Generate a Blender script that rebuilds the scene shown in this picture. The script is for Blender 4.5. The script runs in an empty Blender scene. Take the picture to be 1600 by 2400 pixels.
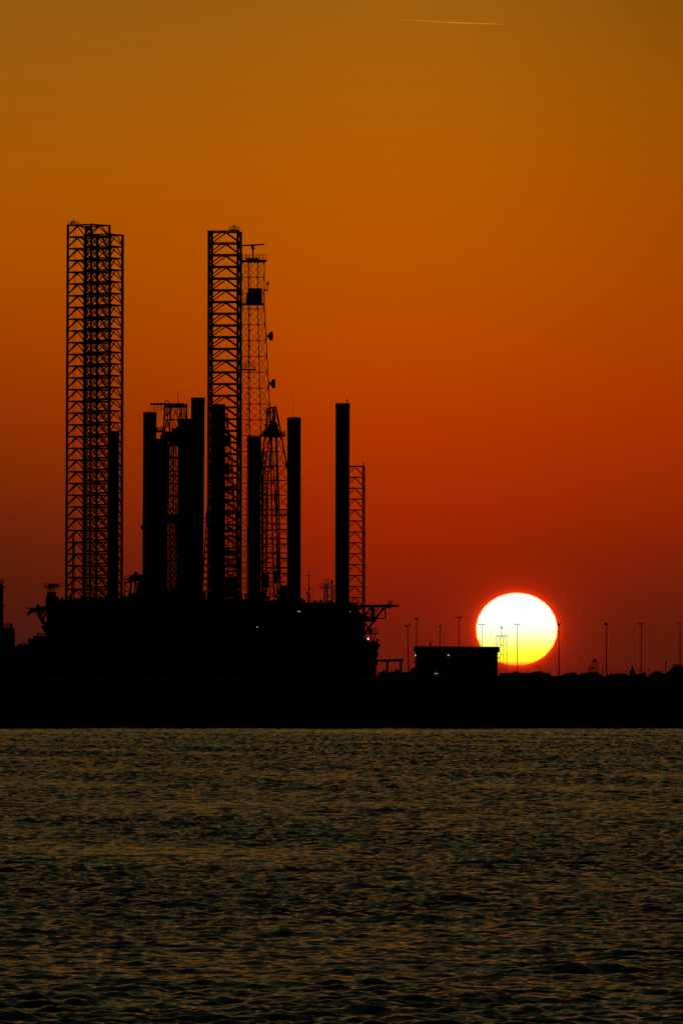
import bpy, math, random
import numpy as np
from mathutils import Vector
random.seed(7)
C = bpy.context.scene
col = C.collection

# ------------------------------------------------------------------ camera
F = 20650.0          # focal length in photograph pixels (1600 px wide); the sun is 0.53 degrees across
CX, HY, H = 800.0, 1640.0, 4.79    # principal column, row of the true horizon, eye height above the water
cam_d = bpy.data.cameras.new("camera")
cam = bpy.data.objects.new("camera", cam_d); col.objects.link(cam)
cam.location = (0, 0, H); cam.rotation_euler = (math.radians(90), 0, 0)
cam_d.sensor_fit = 'HORIZONTAL'; cam_d.sensor_width = 24.0
cam_d.lens = 24.0 * F / 1600.0
cam_d.shift_y = (HY - 1200.0) / 1600.0
cam_d.clip_start = 0.5; cam_d.clip_end = 250000
C.camera = cam
C.view_settings.view_transform = 'Standard'; C.view_settings.look = 'None'
C.view_settings.exposure = 0; C.view_settings.gamma = 1

SUN_X, SUN_Z = (1210.5 - CX) / F, (HY - 1475.0) / F
SUN_EL = math.atan(SUN_Z); SUN_AZ = math.atan(SUN_X)

def lin(c):
    return tuple(((v/255)/12.92 if v/255 <= .04045 else (((v/255)+.055)/1.055)**2.4) for v in c) + (1.0,)

# ------------------------------------------------------------------ world
W = bpy.data.worlds.new("World"); C.world = W; W.use_nodes = True
nt = W.node_tree; nt.nodes.clear()
def N(t, **k):
    n = nt.nodes.new(t)
    for a, b in k.items(): setattr(n, a, b)
    return n
def M_(op, a, b=None, c=None, clamp=False):
    n = N('ShaderNodeMath', operation=op, use_clamp=clamp)
    for i, v in enumerate((a, b, c)):
        if v is None: continue
        if isinstance(v, (int, float)): n.inputs[i].default_value = v
        else: nt.links.new(v, n.inputs[i])
    return n.outputs[0]
def MIX(f, a, b, blend='MIX'):
    n = N('ShaderNodeMix', data_type='RGBA', blend_type=blend)
    for i, v in ((0, f), (6, a), (7, b)):
        if isinstance(v, (int, float)): n.inputs[i].default_value = v
        elif isinstance(v, tuple): n.inputs[i].default_value = v
        else: nt.links.new(v, n.inputs[i])
    return n.outputs[2]
tc = N('ShaderNodeTexCoord'); sep = N('ShaderNodeSeparateXYZ')
nt.links.new(tc.outputs['Generated'], sep.inputs[0])
dx, dy, dz = sep.outputs
zt = M_('SQRT', M_('MAXIMUM', dz, 0.0))
def ramp(stops):
    n = N('ShaderNodeValToRGB'); cr = n.color_ramp
    while len(cr.elements) > 1: cr.elements.remove(cr.elements[-1])
    stops = sorted((math.sqrt(max(z, 0)), c) for z, c in stops)
    cr.elements[0].position = stops[0][0]; cr.elements[0].color = lin(stops[0][1])
    for p, c in stops[1:]:
        e = cr.elements.new(p); e.color = lin(c)
    nt.links.new(zt, n.inputs[0]); return n.outputs[0]
py = lambda y: (HY - y) / F
HIGH = [(.10, (122, 86, 29)), (.16, (90, 74, 37)), (.26, (60, 60, 39)), (.42, (31, 37, 28)), (.7, (10, 17, 14)), (1.0, (6, 11, 10))]
def skyramp(rows): return ramp([(py(y), c) for y, c in rows] + HIGH)
r_mid = skyramp([(1640, (92, 23, 13)), (1560, (100, 24, 12)), (1480, (111, 26, 10)), (1400, (125, 28, 8)), (1300, (143, 33, 5)),
                 (1200, (158, 39, 2)), (1000, (174, 54, 0)), (800, (181, 71, 0)), (600, (182, 82, 0)), (400, (178, 89, 1)), (200, (170, 93, 8)), (0, (158, 93, 15))])
r_left = skyramp([(1640, (56, 22, 13)), (1500, (64, 24, 13)), (1400, (75, 26, 12)), (1300, (88, 29, 10)), (1200, (106, 35, 8)),
                  (1000, (136, 48, 2)), (800, (157, 63, 0)), (600, (168, 78, 0)), (400, (167, 86, 4)), (200, (158, 89, 12)), (0, (149, 91, 19))])
r_right = skyramp([(1640, (68, 22, 12)), (1500, (80, 25, 11)), (1400, (97, 27, 9)), (1300, (117, 31, 6)), (1200, (138, 35, 3)),
                   (1000, (157, 45, 0)), (800, (163, 57, 0)), (600, (160, 67, 0)), (400, (154, 73, 0)), (200, (145, 76, 2)), (0, (130, 74, 6))])
az = M_('DIVIDE', dx, M_('MAXIMUM', dy, 0.05))
a1 = M_('DIVIDE', M_('SUBTRACT', az, (920 - CX) / F), 580 / F)
fmid = M_('EXPONENT', M_('MULTIPLY', M_('MULTIPLY', a1, a1), -1.0))
ms_ = N('ShaderNodeMapRange', interpolation_type='SMOOTHSTEP'); nt.links.new(az, ms_.inputs[0])
ms_.inputs[1].default_value = -700 / F; ms_.inputs[2].default_value = 750 / F
base = MIX(fmid, MIX(ms_.outputs[0], r_left, r_right), r_mid)
# aureole: air lit up close round the low sun (elliptical, as refraction flattens the disc)
ex = M_('DIVIDE', M_('SUBTRACT', az, SUN_X), 95.5 / F)
ez = M_('DIVIDE', M_('SUBTRACT', dz, SUN_Z), 85.0 / F)
dd = M_('MAXIMUM', M_('SUBTRACT', M_('SQRT', M_('ADD', M_('MULTIPLY', ex, ex), M_('MULTIPLY', ez, ez))), 1.0), 0.0)
g1 = M_('MULTIPLY', M_('EXPONENT', M_('MULTIPLY', dd, -13.0)), 0.75)
g2 = M_('MULTIPLY', M_('EXPONENT', M_('MULTIPLY', dd, -2.2)), 0.20)
g3 = M_('MULTIPLY', M_('EXPONENT', M_('MULTIPLY', dd, -0.7)), 0.03)
front = M_('GREATER_THAN', dy, 0.3)
gs = M_('MULTIPLY', M_('ADD', M_('ADD', g1, g2), g3), front)
glow = N('ShaderNodeVectorMath', operation='SCALE'); glow.inputs[0].default_value = (1.0, 0.028, 0.0)
nt.links.new(gs, glow.inputs[3])
sky1 = MIX(1.0, base, glow.outputs[0], 'ADD')
# overhead: the physical dusk sky
sky = N('ShaderNodeTexSky'); sky.sky_type = 'NISHITA'; sky.sun_disc = False
sky.sun_elevation = SUN_EL; sky.sun_rotation = SUN_AZ; sky.dust_density = 6.0
ns = N('ShaderNodeVectorMath', operation='SCALE'); nt.links.new(sky.outputs[0], ns.inputs[0]); ns.inputs[3].default_value = 0.06
mr = N('ShaderNodeMapRange', interpolation_type='SMOOTHSTEP')
nt.links.new(dz, mr.inputs[0]); mr.inputs[1].default_value = .35; mr.inputs[2].default_value = .9
sky2 = MIX(mr.outputs[0], sky1, ns.outputs[0])
# the sky away from the sunset is dim
mb = N('ShaderNodeMapRange', interpolation_type='SMOOTHSTEP')
nt.links.new(dy, mb.inputs[0]); mb.inputs[1].default_value = -.1; mb.inputs[2].default_value = .95
mb.inputs[3].default_value = .05; mb.inputs[4].default_value = 1.0
sc_ = N('ShaderNodeVectorMath', operation='SCALE'); nt.links.new(sky2, sc_.inputs[0]); nt.links.new(mb.outputs[0], sc_.inputs[3])
bg = N('ShaderNodeBackground'); nt.links.new(sc_.outputs[0], bg.inputs[0]); bg.inputs[1].default_value = 1.0
nt.links.new(bg.outputs[0], N('ShaderNodeOutputWorld').inputs[0])

# ------------------------------------------------------------------ sun lamp
sl = bpy.data.lights.new("sun_lamp", 'SUN'); sl.energy = 0.20; sl.angle = math.radians(0.2); sl.color = (1, .5, .08)
so = bpy.data.objects.new("sun_lamp", sl); col.objects.link(so)
so.rotation_euler = Vector((SUN_X, 1.0, SUN_Z)).to_track_quat('Z', 'Y').to_euler()

# ------------------------------------------------------------------ materials
def mat(name, color, rough=.6, metal=0.0, var=.25, scale=.4, emit=None, es=1.0):
    m = bpy.data.materials.new(name); m.use_nodes = True
    t = m.node_tree; b = t.nodes['Principled BSDF']
    b.inputs['Roughness'].default_value = rough; b.inputs['Metallic'].default_value = metal
    b.inputs['Specular IOR Level'].default_value = .03
    nz = t.nodes.new('ShaderNodeTexNoise'); nz.inputs['Scale'].default_value = scale; nz.inputs['Detail'].default_value = 6
    cr = t.nodes.new('ShaderNodeValToRGB')
    c = color
    cr.color_ramp.elements[0].position = .3; cr.color_ramp.elements[1].position = .7
    cr.color_ramp.elements[0].color = (c[0]*(1-var), c[1]*(1-var), c[2]*(1-var), 1)
    cr.color_ramp.elements[1].color = (c[0]*(1+var), c[1]*(1+var), c[2]*(1+var), 1)
    tcx = t.nodes.new('ShaderNodeTexCoord')
    t.links.new(tcx.outputs['Object'], nz.inputs['Vector'])
    t.links.new(nz.outputs['Fac'], cr.inputs[0]); t.links.new(cr.outputs[0], b.inputs['Base Color'])
    if emit:
        b.inputs['Emission Color'].default_value = (*emit, 1); b.inputs['Emission Strength'].default_value = es
    return m
STEEL = mat('painted_steel', (.11, .10, .10)); DARK = mat('dark_steel', (.06, .06, .06)); RUST = mat('rusty_steel', (.12, .07, .05))
CONC = mat('concrete', (.2, .19, .17), .9); ROCK = mat('rock', (.10, .09, .08), .95, scale=.8); WALL = mat('cladding', (.2, .17, .14), .8)
EARTH = mat('earth', (.1, .09, .07), .95); BIRD = mat('feathers', (.1, .1, .1), .8)
LAMPON = mat('lit_lamp', (.8, .8, .8), emit=(1, .97, .9), es=1.0)
LAMPDIM = mat('dim_lamp', (.8, .8, .8), emit=(.9, .9, .75), es=.35)

# ------------------------------------------------------------------ mesh builder
def P(x, y, D): return Vector(((x - CX) / F * D, D, H + (HY - y) / F * D))
def S(D): return D / F      # metres per photograph pixel at distance D
class MB:
    def __init__(s): s.v = []; s.f = []
    def add(s, vs, fs):
        n = len(s.v); s.v += [tuple(v) for v in vs]; s.f += [tuple(i + n for i in f) for f in fs]; return s
    def box(s, a, b):
        x0, x1 = sorted((a[0], b[0])); y0, y1 = sorted((a[1], b[1])); z0, z1 = sorted((a[2], b[2]))
        return s.add([(x0,y0,z0),(x1,y0,z0),(x1,y1,z0),(x0,y1,z0),(x0,y0,z1),(x1,y0,z1),(x1,y1,z1),(x0,y1,z1)],
                     [(0,3,2,1),(4,5,6,7),(0,1,5,4),(1,2,6,5),(2,3,7,6),(3,0,4,7)])
    def pbox(s, x0, y0, x1, y1, D, dep):      # block given by its front outline and its depth
        a = P(x0, y1, D); b = P(x1, y0, D); return s.box(a, (b.x, D + dep, b.z))
    def tube(s, a, b, r0, r1=None, n=6, cap=True):
        a = Vector(a); b = Vector(b); r1 = r0 if r1 is None else r1
        d = (b - a).normalized(); q = Vector((0, 1, 0)) if abs(d.y) < .8 else Vector((1, 0, 0))
        u = d.cross(q).normalized(); w = d.cross(u)
        vs = []
        for c, r in ((a, r0), (b, r1)):
            for k in range(n):
                t = 2 * math.pi * (k + .5) / n
                vs.append(c + u * (r * math.cos(t)) + w * (r * math.sin(t)))
        fs = [(k, (k + 1) % n, n + (k + 1) % n, n + k) for k in range(n)]
        if cap: fs += [tuple(range(n))[::-1], tuple(range(n, 2 * n))]
        return s.add(vs, fs)
    def prism(s, pts, D, dep):                # pts in photograph px at distance D, extruded away
        q = [P(x, y, D) for x, y in pts]; n = len(q)
        vs = q + [Vector((p.x, D + dep, p.z)) for p in q]
        fs = [tuple(range(n)), tuple(range(n, 2 * n))[::-1]] + [(k, n + k, n + (k + 1) % n, (k + 1) % n) for k in range(n)]
        return s.add(vs, fs)
    def lathe(s, c, prof, n=20, axis='z'):
        c = Vector(c); vs = []; fs = []
        for r, z in prof:
            for k in range(n):
                t = 2 * math.pi * k / n
                a, b = r * math.cos(t), r * math.sin(t)
                vs.append(c + (Vector((a, b, z)) if axis == 'z' else Vector((z, a, b))))
        for j in range(len(prof) - 1):
            for k in range(n):
                fs.append((j*n + k, j*n + (k+1) % n, (j+1)*n + (k+1) % n, (j+1)*n + k))
        fs += [tuple(range(n))[::-1], tuple(range((len(prof)-1)*n, len(prof)*n))]
        return s.add(vs, fs)
    def rail(s, a, b, h, n, r=.07, rows=2):
        a = Vector(a); b = Vector(b)
        for i in range(n + 1):
            p = a.lerp(b, i / n); s.tube(p, p + Vector((0, 0, h)), r, n=4)
        for k in range(1, rows + 1):
            u = Vector((0, 0, h * k / rows)); s.tube(a + u, b + u, r, n=4)
        return s
    def railbox(s, x0, x1, y, D, dep, h, n=4, r=.07, rows=2):  # handrail round a platform whose floor is at row y
        a, b = P(x0, y, D), P(x1, y, D); o = Vector((0, dep, 0))
        for p, q in ((a, b), (b, b + o), (b + o, a + o), (a + o, a)): s.rail(p, q, h, n, r, rows)
        return s
    def build(s, name, m, root=None, parent=None, smooth=False):
        o0 = root.location if root else Vector((0, 0, 0))
        me = bpy.data.meshes.new(name)
        me.from_pydata([(v[0]-o0[0], v[1]-o0[1], v[2]-o0[2]) for v in s.v], [], s.f); me.materials.append(m)
        if smooth:
            me.polygons.foreach_set('use_smooth', [True] * len(me.polygons))
        o = bpy.data.objects.new(name, me); col.objects.link(o)
        if parent or root: o.parent = parent or root
        return o
def thing(name, label, cat, loc, group=None):
    o = bpy.data.objects.new(name, None); col.objects.link(o); o.location = loc
    o['label'] = label; o['category'] = cat
    if group: o['group'] = group
    return o
def solo(mb, name, m, label, cat, loc, group=None, smooth=False):
    """a thing that is a single mesh, origin at loc"""
    me = bpy.data.meshes.new(name); L = Vector(loc)
    me.from_pydata([tuple(Vector(v) - L) for v in mb.v], [], mb.f); me.materials.append(m)
    if smooth: me.polygons.foreach_set('use_smooth', [True] * len(me.polygons))
    o = bpy.data.objects.new(name, me); col.objects.link(o); o.location = L
    o['label'] = label; o['category'] = cat
    if group: o['group'] = group
    return o

# ------------------------------------------------------------------ square lattice (legs, derricks, towers)
def corners(cx, y, D, u, v, lo=0.0):
    """four corners of a square plan turned so that its sides span u and v photograph px"""
    k = S(D); c = P(cx, y, D); a, b = u * k, v * k
    A = Vector((c.x - (a + b) / 2, D + (b - a) / 2, c.z))
    B = A + Vector((a, b, 0)); Cc = B + Vector((b, -a, 0)); Dd = A + Vector((b, -a, 0))
    return [A, B, Cc, Dd]
def lattice(root, D, prof, step, rc, rh, rd, pat='K', mats=(STEEL, STEEL), name='leg', chord='chord', parent=None, yend=None, thin_horiz=False):
    """prof: [(row, centre, u, v)] from the top down"""
    def at(y):
        if y <= prof[0][0]: p = q = prof[0]; t = 0
        else:
            for p, q in zip(prof, prof[1:]):
                if y <= q[0]: break
            t = min((y - p[0]) / (q[0] - p[0]), 1)
        return corners(p[1] + (q[1]-p[1])*t, y, D, p[2] + (q[2]-p[2])*t, p[3] + (q[3]-p[3])*t)
    br = MB(); y = prof[0][0]; yb = prof[-1][0]
    rows = []
    while y < yb + .1: rows.append(y); y += step
    for y0 in rows:
        c0 = at(y0); c1 = at(min(y0 + step, yb)); c9 = at(min(y0 + step * .88, yb))
        for i in range(4):
            j = (i + 1) % 4
            br.tube(c0[i], c0[j], rh, n=6, cap=False)
            if y0 + step > yb + .1: continue
            if pat == 'K':
                m = (c0[i] + c0[j]) / 2
                br.tube(m, c9[i], rd, n=6, cap=False); br.tube(m, c9[j], rd, n=6, cap=False)
            elif pat == 'X':
                br.tube(c0[i], c1[j], rd, n=4, cap=False); br.tube(c0[j], c1[i], rd, n=4, cap=False)
    leg = br.build(name, mats[0], root, parent)
    for i in range(4):
        cm = MB(); pts = [at(p[0])[i] for p in prof]
        for a, b in zip(pts, pts[1:]): cm.tube(b, a + Vector((0, 0, rc*.6)) if a is pts[0] else a, rc, n=8)
        cm.build(chord, mats[1], root, leg).location = (0, 0, 0)
    return leg
def fix(o):   # children of parts keep coordinates relative to the thing, parts sit at the thing's origin
    return o

def tube_leg(root, x0, x1, ytop, D, lean=0.0, ybot=1668, label=None, caps=((0, 0),)):
    k = S(D); c0 = P((x0 + x1) / 2, ytop, D); c1 = P((x0 + x1) / 2 + lean, ybot, D); r = (x1 - x0) / 2 * k
    m = MB(); n = 28
    h = c0.z - c1.z; m.tube(c1, c0, r, r, n=n)
    leg = m.build('leg', STEEL, root, smooth=False)
    f = MB(); f.lathe(c0, [(r * 1.03, -1.3), (r * 1.03, -.55), (r * .99, .12)], n=n); f.build('rim', DARK, root, leg)
    return leg

def clutter(root, x0, x1, ybase, D, n, hmax, seed):
    """machines, vent pipes and railed skids standing on the deck: each one a part"""
    rnd = random.Random(seed); k = S(D)
    for i in range(n):
        x = rnd.uniform(x0, x1); w = rnd.uniform(2, 8); h = rnd.uniform(.25, 1) ** 1.6 * hmax; d = D + rnd.uniform(0, 10); m = MB(); t = rnd.random()
        if t < .45:
            m.prism([(x, ybase + 4), (x, ybase - h * .8), (x + w * .3, ybase - h), (x + w, ybase - h * .9), (x + w, ybase + 4)], d, 2.5); m.build('deck_machine', DARK, root)
        elif t < .75:
            m.tube(P(x, ybase + 4, d), P(x, ybase - h * 1.3, d), .8*k); m.tube(P(x, ybase - h * 1.3, d), P(x + 2.2, ybase - h * 1.3 + .8, d), .9*k); m.build('vent_pipe', DARK, root)
        else:
            m.rail(P(x, ybase, d), P(x + w * 2, ybase, d), h * .7 * k, 4, r=.1, rows=3); m.build('guard_rail', DARK, root)
def crane_boom(mb, a, b, w, n, r):
    a = Vector(a); b = Vector(b); up = Vector((0, 0, w)); sd = Vector((0, w, 0))
    for o in (Vector(), up, sd, up + sd): mb.tube(a + o, b + (up + sd) / 2, r, n=4)
    for i in range(n):
        t0, t1 = i / n, (i + 1) / n
        for o0, o1 in ((Vector(), up), (up, Vector()), (Vector(), sd)):
            mb.tube((a + o0).lerp(b + (up+sd)/2, t0), (a + o1).lerp(b + (up+sd)/2, t1), r * .7, n=4)
    return mb

# ================================================================== setting
# water ------------------------------------------------------------
def water_mesh():
    rng = np.random.default_rng(11)
    near = np.geomspace(6, 116, 40)[:-1]
    rows = [116.0]
    while rows[-1] < 1506: rows.append(rows[-1] + .062 * rows[-1] / 130)
    Y = np.concatenate([near, np.array(rows)])
    half = 1.06 * 800 / F
    ang = np.linspace(-half, half, 620)
    outer = half + np.geomspace(.0006, .55, 56)
    A = np.concatenate([-outer[::-1], ang, outer])
    X = Y[:, None] * A[None, :]; YY = np.repeat(Y[:, None], len(A), 1)
    X = X.astype(np.float32); YY = YY.astype(np.float32)
    sp = (.062 * Y / 130)[:, None]
    Z = np.zeros_like(X)
    # patches of calmer and rougher water
    mod = np.zeros_like(X)
    for i in range(9):
        lx, ly = rng.uniform(18, 60), rng.uniform(25, 160)
        mod += np.sin(X * 2*np.pi/lx * rng.choice([-1, 1]) + YY * 2*np.pi/ly + rng.uniform(0, 6.3)).astype(np.float32)
    mod = 1.0 + .085 * mod
    calm = 1 - .34 * np.exp(-((YY - 405) / 24) ** 2) * (.6 + .4 * np.sin(X / 3.1 + YY / 40)) - .5 * np.clip((YY - 1180) / 120, 0, 1) * (.75 + .25 * np.sin(X / 11 + .9))
    mod = np.clip(mod, .35, 1.7) * calm
    nW = 100
    for i in range(nW):
        lam = float(np.exp(rng.uniform(math.log(.24), math.log(2.6))))
        th = rng.normal(0, .62) + .15
        slope = .0255 * (1.15 if lam < 1.0 else .7)
        a = slope * lam / (2*np.pi) * math.sqrt(2)
        kx, ky = 2*np.pi/lam * math.sin(th), 2*np.pi/lam * math.cos(th)
        ph = (kx * X + ky * YY + rng.uniform(0, 6.3)).astype(np.float32)
        fade = np.clip((lam / sp - .8) / 1.2, 0, 1).astype(np.float32)
        w = np.sin(ph)
        Z += a * fade * (w + .18 * np.cos(2 * ph))
    grow = np.clip((YY - 180) / 600, 0, 1).astype(np.float32)
    for i in range(70):
        lam = float(np.exp(rng.uniform(math.log(.6), math.log(2.4)))); th = rng.normal(0, .9)
        kx, ky = 2*np.pi/lam * math.sin(th), 2*np.pi/lam * math.cos(th)
        fade = np.clip((lam / sp - .8) / 1.2, 0, 1).astype(np.float32)
        Z += (.034 * lam / (2*np.pi) * 1.41) * fade * grow * np.sin((kx * X + ky * YY + rng.uniform(0, 6.3)).astype(np.float32))
    Z *= mod
    for lam, amp, th in ((5.3, .013, .3), (4.1, .008, -.5), (7.9, .02, -.3), (9.7, .016, .45), (12.7, .02, .12)):
        Z += amp * np.sin(2*np.pi/lam * (math.sin(th) * X + math.cos(th) * YY) + lam)
    Z = np.where(YY < 116, 0, Z) - .15 * np.clip((YY - 1300) / 200, 0, 1)
    nr, nc = X.shape
    co = np.stack([X, YY, Z], -1).reshape(-1, 3).astype(np.float32)
    idx = np.arange(nr * nc, dtype=np.int32).reshape(nr, nc)
    q = np.stack([idx[:-1, :-1], idx[:-1, 1:], idx[1:, 1:], idx[1:, :-1]], -1).reshape(-1, 4)
    me = bpy.data.meshes.new('water'); me.vertices.add(len(co)); me.vertices.foreach_set('co', co.ravel())
    me.loops.add(q.size); me.loops.foreach_set('vertex_index', q.ravel())
    me.polygons.add(len(q)); me.polygons.foreach_set('loop_start', np.arange(0, q.size, 4, dtype=np.int32))
    me.polygons.foreach_set('use_smooth', np.ones(len(q), dtype=bool))
    me.update(calc_edges=True)
    return me
wm = bpy.data.materials.new('sea_water'); wm.use_nodes = True
t = wm.node_tree; b = t.nodes['Principled BSDF']
b.inputs['Base Color'].default_value = (.0035, .005, .0035, 1); b.inputs['Roughness'].default_value = .06
b.inputs['IOR'].default_value = 1.333
tcw = t.nodes.new('ShaderNodeTexCoord'); mp = t.nodes.new('ShaderNodeMapping'); mp.inputs['Scale'].default_value = (1.0, 1.5, 1)
t.links.new(tcw.outputs['Object'], mp.inputs[0])
prev = None
for sc, dist in ((1.1, .10), (3.4, .045), (9.0, .014)):
    nz = t.nodes.new('ShaderNodeTexNoise'); nz.inputs['Scale'].default_value = sc; nz.inputs['Detail'].default_value = 3
    bp = t.nodes.new('ShaderNodeBump'); bp.inputs['Distance'].default_value = dist; bp.inputs['Strength'].default_value = 1
    t.links.new(mp.outputs[0], nz.inputs['Vector']); t.links.new(nz.outputs['Fac'], bp.inputs['Height'])
    if prev: t.links.new(prev, bp.inputs['Normal'])
    prev = bp.outputs[0]
t.links.new(prev, b.inputs['Normal'])
me = water_mesh(); me.materials.append(wm)
o = bpy.data.objects.new('water', me); col.objects.link(o); o['kind'] = 'structure'

def structure(mb, name, m):
    o = mb.build(name, m); o['kind'] = 'structure'; return o
# harbour basin behind the bank, and land beyond it out to the horizon
structure(MB().box((-2500, 1575, -1), (2500, 5200, -.2)), 'harbour_water', wm)
structure(MB().box((-60000, 5200, -2), (60000, 45000, 1.0)), 'ground', EARTH)

# rock-faced bank (breakwater) closing the view -------------------
def bank():
    m = MB(); rnd = random.Random(3)
    xs = [-900 + 3.0*i for i in range(200)]; xs = [x for x in xs if x < -72]
    x = -72.0
    while x < 72: xs.append(x); x += .45
    xs += [72 + 3.0*i for i in range(270)]
    prof = [(1496.5, -1.2), (1498, -.3), (1499.2, .35), (1502, 1.7), (1505, 3.2), (1508, 4.7), (1511, 6.2), (1513, 7.2), (1516, 8.0), (1521, 8.3), (1540, 8.3), (1575, 8.3), (1576, -1.5)]
    n = len(prof); crest = H + (HY - 1585) / F * 1525
    for x in xs:
        px = CX + x * F / 1525
        for j, (y, z) in enumerate(prof):
            a = 0 if j in (0, n-1, n-2, n-3) else (.12 if j > 7 else .42)
            if z == 8.3: z = crest
            m.v.append((x + rnd.uniform(-.1, .1), y + rnd.uniform(-a, a), z + rnd.uniform(-a, a) * (.25 if j < 3 else .6)))
    for i in range(len(xs) - 1):
        for j in range(n - 1):
            k = i * n + j; m.f.append((k, k + n, k + n + 1, k + 1))
    return m
structure(bank(), 'embankment', ROCK)

# sun ---------------------------------------------------------------
def make_sun():
    D = 200000; c = P(1210.5, 1475, D); k = S(D); n, rws = 96, 64
    vs = []; fs = []
    for j in range(rws + 1):
        ph = math.pi * j / rws; s, cz = math.sin(ph), math.cos(ph)
        q = 1 + .006 * math.sin(cz * 23) + .004 * math.sin(cz * 51 + 1)     # heat-shimmer steps on the limb
        for i in range(n):
            t = 2*math.pi*i/n
            vs.append((c.x + 95.5*k*s*q*math.cos(t), c.y + 95.5*k*s*math.sin(t), c.z + 85.5*k*cz))
    for j in range(rws):
        for i in range(n): fs.append((j*n+i, j*n+(i+1) % n, (j+1)*n+(i+1) % n, (j+1)*n+i))
    mb = MB(); mb.v = vs; mb.f = fs
    m = bpy.data.materials.new('sun_glow'); m.use_nodes = True; t = m.node_tree; t.nodes.clear()
    tc = t.nodes.new('ShaderNodeTexCoord'); sp = t.nodes.new('ShaderNodeSeparateXYZ'); t.links.new(tc.outputs['Object'], sp.inputs[0])
    def mm(op, a, b=None):
        nn = t.nodes.new('ShaderNodeMath'); nn.operation = op
        for i, v in enumerate((a, b)):
            if v is None: continue
            if isinstance(v, (int, float)): nn.inputs[i].default_value = v
            else: t.links.new(v, nn.inputs[i])
        return nn.outputs[0]
    xn = mm('DIVIDE', sp.outputs[0], 95.5*k); zn = mm('DIVIDE', sp.outputs[2], 85.5*k)
    f = mm('MULTIPLY_ADD', zn, .5); f.node.inputs[2].default_value = .5
    cr = t.nodes.new('ShaderNodeValToRGB'); r = cr.color_ramp
    st = [(0.0, (255, 120, 40)), (.025, (255, 170, 60)), (.06, (255, 235, 45)), (.10, (255, 252, 40)), (.18, (255, 255, 62)), (.27, (255, 255, 110)), (.37, (255, 255, 175)), (.47, (255, 255, 222)), (.58, (255, 255, 250)), (.66, (255, 255, 255)), (1, (255, 255, 255))]
    r.elements[0].position = 0; r.elements[0].color = lin(st[0][1]); r.elements[1].position = 1; r.elements[1].color = lin(st[-1][1])
    for p, cc in st[1:-1]: e = r.elements.new(p); e.color = lin(cc)
    t.links.new(f, cr.inputs[0])
    rad = mm('SQRT', mm('ADD', mm('MULTIPLY', xn, xn), mm('MULTIPLY', zn, zn)))
    mr = t.nodes.new('ShaderNodeMapRange'); t.links.new(rad, mr.inputs[0]); mr.inputs[1].default_value = .94; mr.inputs[2].default_value = 1.0
    mx = t.nodes.new('ShaderNodeMix'); mx.data_type = 'RGBA'; mx.blend_type = 'MULTIPLY'
    t.links.new(mr.outputs[0], mx.inputs[0]); t.links.new(cr.outputs[0], mx.inputs[6]); mx.inputs[7].default_value = (1, .72, .16, 1)
    em = t.nodes.new('ShaderNodeEmission'); em.inputs[1].default_value = 1.1
    t.links.new(mx.outputs[2], em.inputs[0]); t.links.new(em.outputs[0], t.nodes.new('ShaderNodeOutputMaterial').inputs[0])
    solo(mb, 'sun', m, 'setting sun, a flattened glowing disc white above and yellow below, low over the bank', 'sun', c, smooth=True)
make_sun()

# contrail -----------------------------------------------------------
cm = bpy.data.materials.new('ice_trail'); cm.use_nodes = True; t = cm.node_tree; t.nodes.clear()
vs_ = t.nodes.new('ShaderNodeVolumeScatter'); vs_.inputs['Anisotropy'].default_value = .85; vs_.inputs['Color'].default_value = (1, .86, .42, 1)
tc = t.nodes.new('ShaderNodeTexCoord'); sp = t.nodes.new('ShaderNodeSeparateXYZ'); mr = t.nodes.new('ShaderNodeMapRange')
t.links.new(tc.outputs['Object'], sp.inputs[0]); t.links.new(sp.outputs[0], mr.inputs[0])
k = S(58000); mr.inputs[1].default_value = 0; mr.inputs[2].default_value = 190 * k; mr.inputs[3].default_value = 0; mr.inputs[4].default_value = .10
t.links.new(mr.outputs[0], vs_.inputs['Density']); t.links.new(vs_.outputs[0], t.nodes.new('ShaderNodeOutputMaterial').inputs[1])
pts = [(910, 44, .7), (960, 45.5, .9), (1000, 48, 1.0), (1050, 51, 1.05), (1100, 53.3, 1.05), (1150, 55, .95), (1183, 56, .3)]
m = MB()
for (xa, ya, ra), (xb, yb, rb) in zip(pts, pts[1:]): m.tube(P(xa, ya, 58000), P(xb, yb, 58000), ra*k*1.15, rb*k*1.15, n=12, cap=False)
solo(m, 'contrail', cm, 'short pale contrail streak fading to the left, high in the orange sky', 'contrail', P(910, 44, 58000))

# ================================================================== rigs
# ---- tallest rig: three square lattice legs
R = thing('jack_up_rig', 'jack-up rig with the three tallest lattice legs, crane deck jutting out at left', 'oil rig', P(300, 1575, 3000), 'drilling rigs and barges in the harbour')
TOP = 1668
def big_leg(D, ytop, xc0, xc1, u, v, label):
    k = S(3000)
    leg = lattice(R, D, [(ytop, xc0, u, v), (1420, xc1, u*1.01, v*1.01), (TOP, xc1 - .5, u, v)], 27.55, 3.25*k, 1.9*k, 1.6*k)
    leg['label'] = label
    ld = MB(); c = corners(xc0, ytop, D, u, v); c2 = corners(xc1, 1420, D, u, v)
    for f in (.3, .42):
        ld.tube(c[0].lerp(c[1], f) + Vector((0, .5, 0)), c2[0].lerp(c2[1], f), .08, n=4, cap=False)
    a, b_ = c[2].lerp(c[3], .12), c2[2].lerp(c2[3], .12)
    ld.tube(a, b_, .09, n=4, cap=False)
    ld.build('ladder_pipes', DARK, R, leg)
    return leg
L1 = big_leg(2990, 527, 207.5, 204.0, 41, 56, 'leftmost leg, wide open square lattice')
L2 = big_leg(3110, 548.5, 242.5, 239.5, 28, 60, 'second leg, slightly shorter, overlapping the leftmost one')
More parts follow.
